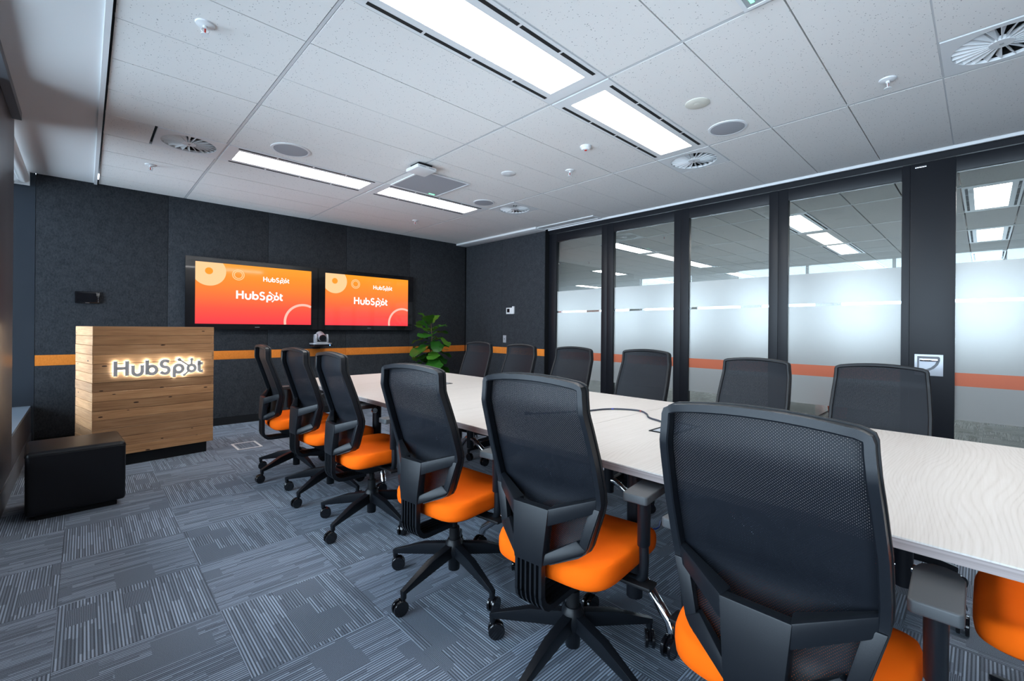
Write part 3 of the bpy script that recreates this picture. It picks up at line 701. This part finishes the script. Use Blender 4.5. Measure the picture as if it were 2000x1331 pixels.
# ------------------------------------------------------------------ tables
TZ = .73
def castor_mesh(r, w, name):
    m = MB()
    for s in (-1, 1): m.cyl((0, s*(w*.55), r), (0, s*(w*1.5), r), r, n=24)
    m.cyl((0, -w*.55, r), (0, w*.55, r), r*.35, n=12)
    m.hull([(x, y, z) for y in (-w*.5, w*.5) for x, z in ((-r*.7, r*1.35), (r*.55, r*1.75), (r*.75, r*1.2), (-.2*r, r*1.0), (0, r*1.9))])
    m.cyl((r*.45, 0, r*1.7), (r*.45, 0, r*2.5), r*.28, n=12)
    return m.mesh(name, 'gloss_black', bevel=.002, seg=1)
tc_me = castor_mesh(.038, .013, 'castor')
TX0, TX1, TP = 1.357, 2.772, .7367
names = ['pale wood flip table at the screen end of the row', 'second pale wood flip table from the screens, with a power box', 'third pale wood flip table from the screens', 'fourth pale wood flip table from the screens', 'fifth pale wood flip table from the screens, cord and power box on it', 'pale wood flip table cut off by the right picture edge']
def make_table(i):
    y1 = 4.28-i*TP; y0 = y1-TP; cx, cy = (TX0+TX1)/2, (y0+y1)/2
    t = thing('flip_table', names[i], 'table', (cx, cy, 0), 0, 'joined flip tables')
    hx, hy = (TX1-TX0)/2, TP/2-.0012
    top = MB().box((-hx, -hy, TZ-.004), (hx, hy, TZ)).build('table_top', 'pale_laminate', t, smooth=0)
    MB().box((-hx, -hy, TZ-.028), (hx, hy, TZ-.0041)).build('edge_band', 'edge_band', top, smooth=0)
    for s in (-1, 1):
        x = s*.452
        lg = MB().cyl((x, 0, .13), (x, 0, TZ-.06), .032, n=20).build('leg', 'black_metal', t)
        MB().cyl((x-.04, -.03, TZ-.15), (x-.04, -.05, TZ-.15), .02, n=16).build('lock_knob', 'chrome', lg)
        MB().box((x-.03, -.30, TZ-.065), (x+.03, .30, TZ-.03)).build('top_bracket', 'black_metal', t, bevel=.004)
        MB().tube([(x+s*.035, -.178, .085), (x+s*.033, -.168, .118), (x, -.045, .21), (x, .045, .21), (x+s*.033, .168, .118), (x+s*.035, .178, .085)], .020, 12).build('foot', 'chrome', t)
        for q in (-1, 1): link('castor', tc_me, t, (x+s*.035-.017, q*.178, 0), (0, 0, 0))
    MB().box((-.42, -.02, TZ-.12), (.42, .02, TZ-.09)).build('crossbar', 'black_metal', t, bevel=.003)
    return t
for i in range(6): make_table(i)
def power_box(label, x0, x1, y0, y1):
    t = thing('power_box', label, 'power box', ((x0+x1)/2, (y0+y1)/2, TZ), 0, 'power boxes'); a, b = (x1-x0)/2, (y1-y0)/2; f = .012; m = MB()
    for p, q in (((-a, -b), (a, -b+f)), ((-a, b-f), (a, b)), ((-a, -b+f), (-a+f, b-f)), ((a-f, -b+f), (a, b-f))): m.box((*p, .0003), (*q, .004))
    m.build('box_frame', 'matte_black', t, smooth=0); box('box_lid', 'silver_plastic', (-a+f, -b+f, .0003), (a-f, b-f, .003), t)
power_box('flush power box near the loose end of the cord', 1.90, 2.17, .95, 1.07)
power_box('flush power box on the far tables towards the plant', 1.99, 2.262, 3.10, 3.235)
pts = [(1.78, 1.70), (1.95, 1.61), (2.09, 1.553), (2.204, 1.52), (2.275, 1.46), (2.31, 1.36), (2.25, 1.28), (2.17, 1.22), (2.13, 1.14), (2.08, 1.05), (2.03, 1.01)]
def smooth_path(p, k=6):
    o = []
    for i in range(len(p)-1):
        p0, p1, p2, p3 = [Vector(p[max(0, min(len(p)-1, i+j))]) for j in (-1, 0, 1, 2)]
        for s in range(k):
            u = s/k; o.append(.5*((2*p1)+(p2-p0)*u+(2*p0-5*p1+4*p2-p3)*u*u+(3*p1-p0-3*p2+p3)*u**3))
    o.append(Vector(p[-1])); return o
cord = thing('braided_cord', 'dark braided power cord lying in a bend on the table', 'cord', (0, 0, TZ))
MB().tube(smooth_path([(x, y, .0055) for x, y in pts]), .0048, 8).build('cord_length', 'braided_cord', cord)
MB().cyl((1.74, 1.72, .009), (1.78, 1.70, .0065), .009, .006, n=12).build('cord_plug', 'matte_black', cord)
tag(MB().tube(smooth_path([(2.2, 2.1, .005), (2.42, 1.85, .005), (2.425, 1.729, .005), (2.42, 1.62, .005), (2.41, 1.44, .005), (2.50, 1.35, .005), (2.62, 1.39, .005)]), .0045, 8).build('network_cable', 'blue_cable'), 'thin blue network cable on the carpet under the table', 'cable')
fb = thing('floor_box', 'square floor outlet with a pale metal rim near the podium', 'floor outlet', (1.19, 5.115, 0))
m = MB()
for p, q in (((-.11, -.145), (.11, -.125)), ((-.11, .125), (.11, .145)), ((-.11, -.125), (-.09, .125)), ((.09, -.125), (.11, .125))): m.box((*p, .0005), (*q, .004))
m.build('outlet_rim', 'white_metal', fb, smooth=0); box('outlet_lid', 'carpet', (-.09, -.125, .0005), (.09, .125, .002), fb)

# ------------------------------------------------------------------ chairs
def lerp(tab, z):
    for (z0, *a), (z1, *b) in zip(tab, tab[1:]):
        if z0 <= z <= z1: k = (z-z0)/(z1-z0); return [p+(q-p)*k for p, q in zip(a, b)]
    return list(tab[0][1:] if z < tab[0][0] else tab[-1][1:])
RAIL = [(.470, -.248, .062), (.505, -.208, .148), (.517, -.199, .163), (.535, -.196, .171), (.640, -.183, .199), (.668, -.183, .204), (.700, -.192, .206), (.80, -.225, .206), (.90, -.260, .200), (.938, -.274, .197), (.956, -.279, .1955), (1.03, -.279, .189)]
def frame_path(dx, out, zlo, ztop):
    zs = [zlo, .505, .517, .535, .58, .640, .668, .70, .75, .80, .85, .90, .938, .947, .956, .98, 1.0, ztop-.022]
    side = []
    for z in zs:
        x, y = lerp(RAIL, z); side.append(Vector((x+dx, y+out, z)))
    xt, yt = side[-1].x, side[-1].y
    side[-1].z = ztop-.012
    side += [Vector((xt, yt-.0025, ztop-.004)), Vector((xt, yt-.010, ztop-.0005))]
    n = 9; top = [Vector((xt-.012*(1-(q/yt)**2), q, ztop+.017*(1-(q/yt)**2))) for q in [yt*.90*(1-2*k/n) for k in range(n+1)]]
    other = [Vector((p.x, -p.y, p.z)) for p in side[::-1]]
    return side+top+other
def frame_sweep(mb, path, w, d, chamf):
    loops = []
    for i, p in enumerate(path):
        a, b = path[max(i-1, 0)], path[min(i+1, len(path)-1)]; t = b-a; o = Vector((0, t.z, -t.y)).normalized()
        if o.dot(Vector((0, p.y, (p.z-.75)))) < 0: o = -o
        f = t.normalized().cross(o); f = f if f.x > 0 else -f
        q = [(w/2, 0), (w/2, d-chamf), (w/2-chamf, d), (-w/2+chamf, d), (-w/2, d-chamf), (-w/2, chamf), (-w/2+chamf, 0), (w/2-chamf, 0)]
        loops.append([p+o*u+f*v for u, v in q])
    mb.rings(loops)
def seat_mesh():
    mb = MB(); loops = []; n = 48
    def ring(k, z, zf, dz):
        l = []
        for j in range(n):
            t = 2*math.pi*j/n; c, s = math.cos(t), math.sin(t); e = 2/5.2
            x = .232*k*math.copysign(abs(c)**e, c)+.02; y = (.236+.012*c)*k*math.copysign(abs(s)**e, s)
            zz = z-(max(0, x-.12)/.13)**2*zf+.010*(abs(y)/.24)**2*dz - .010*max(0, -x-.08)/.1
            l.append((x, y, zz))
        return l
    for k, z, zf, dz in ((.80, .402, 0, 0), (.95, .404, .0, 0), (.99, .412, .004, .2), (1.0, .430, .008, .5), (.997, .450, .014, .8), (.975, .465, .018, 1), (.94, .4715, .020, 1), (.85, .475, .021, .9), (.6, .474, .02, .4), (.3, .471, .01, .1), (.05, .470, 0, 0)): loops.append(ring(k, z, zf, dz))
    mb.rings(loops); return mb.mesh('seat', 'orange_fabric', smooth=60)
def chair_meshes():
    M = {}
    M['seat'] = seat_mesh()
    mb = MB(); loops = []
    for k, z in ((.62, .385), (.80, .388), (.90, .398), (.92, .406)):
        loops.append([(.22*k*math.copysign(abs(math.cos(t))**.5, math.cos(t))+.015, .24*k*math.copysign(abs(math.sin(t))**.5, math.sin(t)), z-(.0)) for t in [2*math.pi*j/32 for j in range(32)]])
    mb.rings(loops); M['seat_pan'] = mb.mesh('seat_pan', 'dark_plastic')
    mb = MB(); mb.hull([(x, y, z) for x, y, z in ((-.13, -.06, .345), (-.13, .06, .345), (.11, -.09, .345), (.11, .09, .345), (-.13, -.07, .386), (-.13, .07, .386), (.13, -.10, .386), (.13, .10, .386), (-.06, -.06, .315), (-.06, .06, .315), (.07, -.06, .315), (.07, .06, .315))])
    mb.box((-.03, -.30, .368), (.03, .30, .380)); M['mechanism'] = mb.mesh('mechanism', 'dark_plastic', bevel=.004)
    M['lever'] = MB().tube([(.06, -.09, .36), (.06, -.20, .352), (.055, -.245, .345)], [.006, .006, .011], 8).mesh('lever', 'dark_plastic')
    mb = MB(); frame_sweep(mb, frame_path(0, -.004, .472, 1.030), .019, .028, .003); M['back_frame'] = mb.mesh('back_frame', 'black_plastic', smooth=40)
    mb = MB(); frame_sweep(mb, frame_path(.0285, -.001, .472, 1.033), .018, .013, .004); M['mesh_rim'] = mb.mesh('mesh_rim', 'dark_plastic', smooth=40)
    mb = MB(); rows = []
    for i in range(29):
        z = .485+(1.03-.485)*i/28; x, y = lerp(RAIL, z); zz = z
        row = []
        for j in range(17):
            u = -1+2*j/16; bow = (1-u*u)
            row.append(mb.bm.verts.new((x+.034-.016*bow-.004*bow*(z > .7), y*u*.985, zz+(.017*bow*(i/28)**6))))
        rows.append(row)
    for a, b in zip(rows, rows[1:]):
        for j in range(16): mb.bm.faces.new((a[j], a[j+1], b[j+1], b[j]))
    M['mesh_panel'] = mb.mesh('mesh_panel', 'back_mesh', smooth=60)
    mb = MB()
    mb.hull([(-.262, -.070, .641), (-.262, .070, .641), (-.272, -.055, .462), (-.272, .055, .462), (-.232, -.074, .641), (-.232, .074, .641), (-.238, -.057, .462), (-.238, .057, .462), (-.273, -.058, .50), (-.273, .058, .50)])
    for s in (-1, 1):
        mb.hull([(-.262, s*.066, .641), (-.262, s*.066, .588), (-.215, s*.060, .643), (-.215, s*.060, .60), (-.184, s*.193, .680), (-.184, s*.193, .638), (-.162, s*.193, .684), (-.162, s*.193, .650)])
        mb.hull([(-.266, s*.050, .496), (-.270, s*.050, .462), (-.232, s*.050, .500), (-.232, s*.050, .464), (-.228, s*.105, .508), (-.230, s*.105, .482), (-.205, s*.105, .508), (-.205, s*.105, .482)])
    for s in (-1, 1):
        mb.hull([(x, s*y, z) for x, y, z in ((-.1875, .172, .652), (-.1875, .207, .652), (-.165, .172, .652), (-.165, .207, .652), (-.204, .140, .520), (-.204, .170, .520), (-.178, .142, .520), (-.178, .170, .520))])
        mb.hull([(x, s*y, z) for x, y, z in ((-.204, .136, .546), (-.204, .170, .524), (-.208, .158, .506), (-.180, .140, .544), (-.180, .168, .522), (-.266, .050, .496), (-.270, .050, .462), (-.236, .050, .498), (-.236, .050, .464))])
    M['lumbar_bracket'] = mb.mesh('lumbar_bracket', 'black_plastic', bevel=.004, seg=2)
    def jpath(r0):
        p = [(-.270+r0, .47), (-.270+r0, .36)]
        p += [(-.205-(.065-r0)*math.cos(R(a)), .365-(.065-r0)*math.sin(R(a))) for a in (0, 22, 45, 68, 90)]
        return p+[(-.06, .300+r0)]
    for nm, wd in (('rib', .0062), ('side_rib', .0105)):
        mb = MB(); o = jpath(0); i_ = jpath(.021)
        mb.rings([[(a[0], -wd/2, a[1]), (a[0], wd/2, a[1]), (b[0], wd/2, b[1]), (b[0], -wd/2, b[1])] for a, b in zip(o, i_)]); M[nm] = mb.mesh('rib', 'black_plastic', smooth=0)
    mb = MB(); o = jpath(.014); i_ = jpath(.019); mb.rings([[(a[0], -.045, a[1]), (a[0], .045, a[1]), (b[0], .045, b[1]), (b[0], -.045, b[1])] for a, b in zip(o, i_)]); M['flex_plate'] = mb.mesh('flex_plate', 'dark_plastic', smooth=0)
    mb = MB(); mb.tube([(.01, -.10, .372), (.01, -.20, .366), (.01, -.245, .372), (.01, -.262, .395), (.01, -.264, .44), (.01, -.262, .52)], .0155, 12); M['arm_post'] = mb.mesh('arm_post', 'black_plastic', smooth=60)
    mb = MB(); loops = []
    for z, k in ((.495, .92), (.498, 1), (.655, 1.05), (.66, 1.05)): loops.append([(.01+.026*k*math.cos(t), -.262+.0195*k*math.sin(t), z) for t in [2*math.pi*j/20 for j in range(20)]])
    mb.rings(loops); M['arm_sleeve'] = mb.mesh('arm_sleeve', 'black_plastic', smooth=50)
    mb = MB(); out = [(-.075, -.036), (-.068, -.043), (.10, -.043), (.135, -.030), (.148, -.010), (.148, .012), (.135, .032), (.10, .043), (-.068, .040), (-.075, .034)]
    mb.prism(out, lambda a, b, d: (a+.005, -.262+b, d), .655, .682); M['arm_pad'] = mb.mesh('arm_pad', 'grey_pad', bevel=.006, seg=3)
    M['gas_lift'] = MB().cyl((0, 0, .20), (0, 0, .322), .0145, n=20).cyl((0, 0, .19), (0, 0, .255), .024, n=20).mesh('gas_lift', 'dark_plastic')
    M['base_hub'] = MB().lathe([(.026, .055), (.027, .06), (.027, .12), (.040, .125), (.046, .15), (.040, .185), (.030, .200)]).mesh('base_hub', 'black_plastic')
    mb = MB(); mb.hull([(.02, s*.018, z) for s in (-1, 1) for z in (.126, .180)]+[(.30, s*.0115, z) for s in (-1, 1) for z in (.088, .108)]+[(.325, s*.010, z) for s in (-1, 1) for z in (.082, .100)]+[(.16, s*.0165, .158) for s in (-1, 1)])
    mb.cyl((.315, 0, .066), (.315, 0, .095), .0125, n=12); M['leg'] = mb.mesh('leg', 'black_plastic', bevel=.003)
    M['castor'] = castor_mesh(.032, .012, 'castor')
    M['seam'] = None
    return M
CM = chair_meshes()
def make_chair():
    t = thing('office_chair', 'x', 'chair', (0, 0, 0), 0, 'orange seated mesh chairs')
    for k in ('seat', 'seat_pan', 'mechanism', 'lever', 'back_frame', 'mesh_rim', 'mesh_panel', 'lumbar_bracket', 'flex_plate', 'gas_lift', 'base_hub'): link(k, CM[k], t)
    for k in range(6): link('rib', CM['side_rib' if k in (0, 5) else 'rib'], t, (0, -.0475+k*.019, 0))
    for s in (0, 1):
        ap_ = link('arm_post', CM['arm_post'], t); sl_ = link('arm_sleeve', CM['arm_sleeve'], ap_); pd_ = link('arm_pad', CM['arm_pad'], t)
        if s:
            for o in (ap_, pd_): o.scale = (1, -1, 1)
    for k in range(5):
        l = link('leg', CM['leg'], t, rot=(0, 0, R(72*k))); link('castor', CM['castor'], l, (.315-.0145*math.cos(k*2.3+.5), -.0145*math.sin(k*2.3+.5), 0), (0, 0, k*2.3+.5))
    return t
proto = make_chair(); first = True
def place_chair(label, x, y, a, star, drop=0.0):
    global first
    t = proto if first else copy_tree(proto); first = False
    t.location = (x, y, 0); t.rotation_euler = (0, 0, a); t['label'] = label
    k = 0
    for c in t.children:
        if c.name.split('.')[0] not in ('leg', 'base_hub', 'gas_lift'): c.location.z -= drop
        if c.name.split('.')[0] == 'leg': c.rotation_euler = (0, 0, R(star+72*k)-a); k += 1
ordn = ['nearest the screens', 'second from the screens', 'third from the screens', 'fourth from the screens', 'fifth from the screens', 'nearest the photographer']
for n, (x, y, a, st) in enumerate(((1.286, 3.945, -.055, 131), (1.313, 3.30, .059, 138), (1.300, 2.62, -.009, 131), (1.283, 1.735, .121, 120), (1.290, 1.022, .114, 116), (1.262, .326, .009, 118))):
    place_chair('orange seated mesh chair on the podium side of the tables, '+ordn[n], x, y, a, st, (0, 0, 0, .012, 0, .014)[n])
for n, (x, y, a, st) in enumerate(((2.845, 3.77, .02, 18), (2.84, 3.13, -.04, 18), (2.83, 2.47, -.03, 18), (2.83, 1.775, -.03, 30), (2.86, 1.02, -.05, 30), (2.85, .38, .02, 4))):
    place_chair('orange seated mesh chair on the glass wall side of the tables, '+ordn[n], x, y, math.pi+a, st, (0, .006, .008, .004, .030, .030)[n])
place_chair('orange seat poking out under the table at the right picture edge', 1.875, -.235, R(90), 40)

# ------------------------------------------------------------------ plant
pl = thing('fiddle_leaf_fig', 'glossy green fiddle leaf fig in the corner beside the right screen', 'plant', (3.86, 5.86, 0))
MB().lathe([(.13, 0), (.17, .34), (.155, .34), (.15, .30), (.0001, .30)]).build('plant_pot', 'pot_grey', pl); MB().lathe([(.0001, .295), (.15, .30), (.15, .31), (.0001, .315)]).build('plant_soil', 'soil', pl)
stemp = smooth_path([(0, 0, .30), (.03, .01, .55), (-.01, 0, .8), (.02, .0, 1.05), (-.01, .0, 1.30)], 5)
MB().tube(stemp, [.013-.007*k/len(stemp) for k in range(len(stemp))], 8).build('plant_stem', 'stem', pl)
def leaf_mesh(curl, wav):
    mb = MB(); rows = []
    for i in range(11):
        u = i/10; w = .5*(.34+.66*u-.05*math.sin(u*math.pi*2.2))*math.sqrt(max(0, 1-max(0, (u-.78)/.22)**2)) if u > .0 else .02
        w = max(w, .012)*.95 if u < .999 else .05
        row = []
        for j in range(7):
            s = -1+j/3
            row.append(mb.bm.verts.new((u, s*w, -curl*u*u+.10*abs(s)*w+wav*math.sin(u*14+s*2)*abs(s)*.05)))
        rows.append(row)
    for a, b in zip(rows, rows[1:]):
        for j in range(6): mb.bm.faces.new((a[j], a[j+1], b[j+1], b[j]))
    mb.cyl((-.12, 0, .0), (.02, 0, .0), .012, n=6)
    return mb.mesh('leaf', 'leaf', smooth=70)
LM = [leaf_mesh(.35, 1), leaf_mesh(.6, 1.3), leaf_mesh(.15, .8)]
random.seed(11); k = 0
for z0 in [.44+.86*q_/43 for q_ in range(44)]:
    ang = k*2.399+random.uniform(-.3, .3); q = (z0-.44)/.86
    tilt = R(30-75*q**1.6+random.uniform(-12, 12)); sz = random.uniform(.22, .31)*(1 if q < .85 else .85)
    if z0 > 1.27: tilt = R(-70+random.uniform(-8, 8)); sz = .17
    link('leaf', LM[k % 3], pl, (.05*math.cos(ang), .05*math.sin(ang), z0), (random.uniform(-.3, .3), tilt, ang)).scale = (sz, sz, sz); k += 1
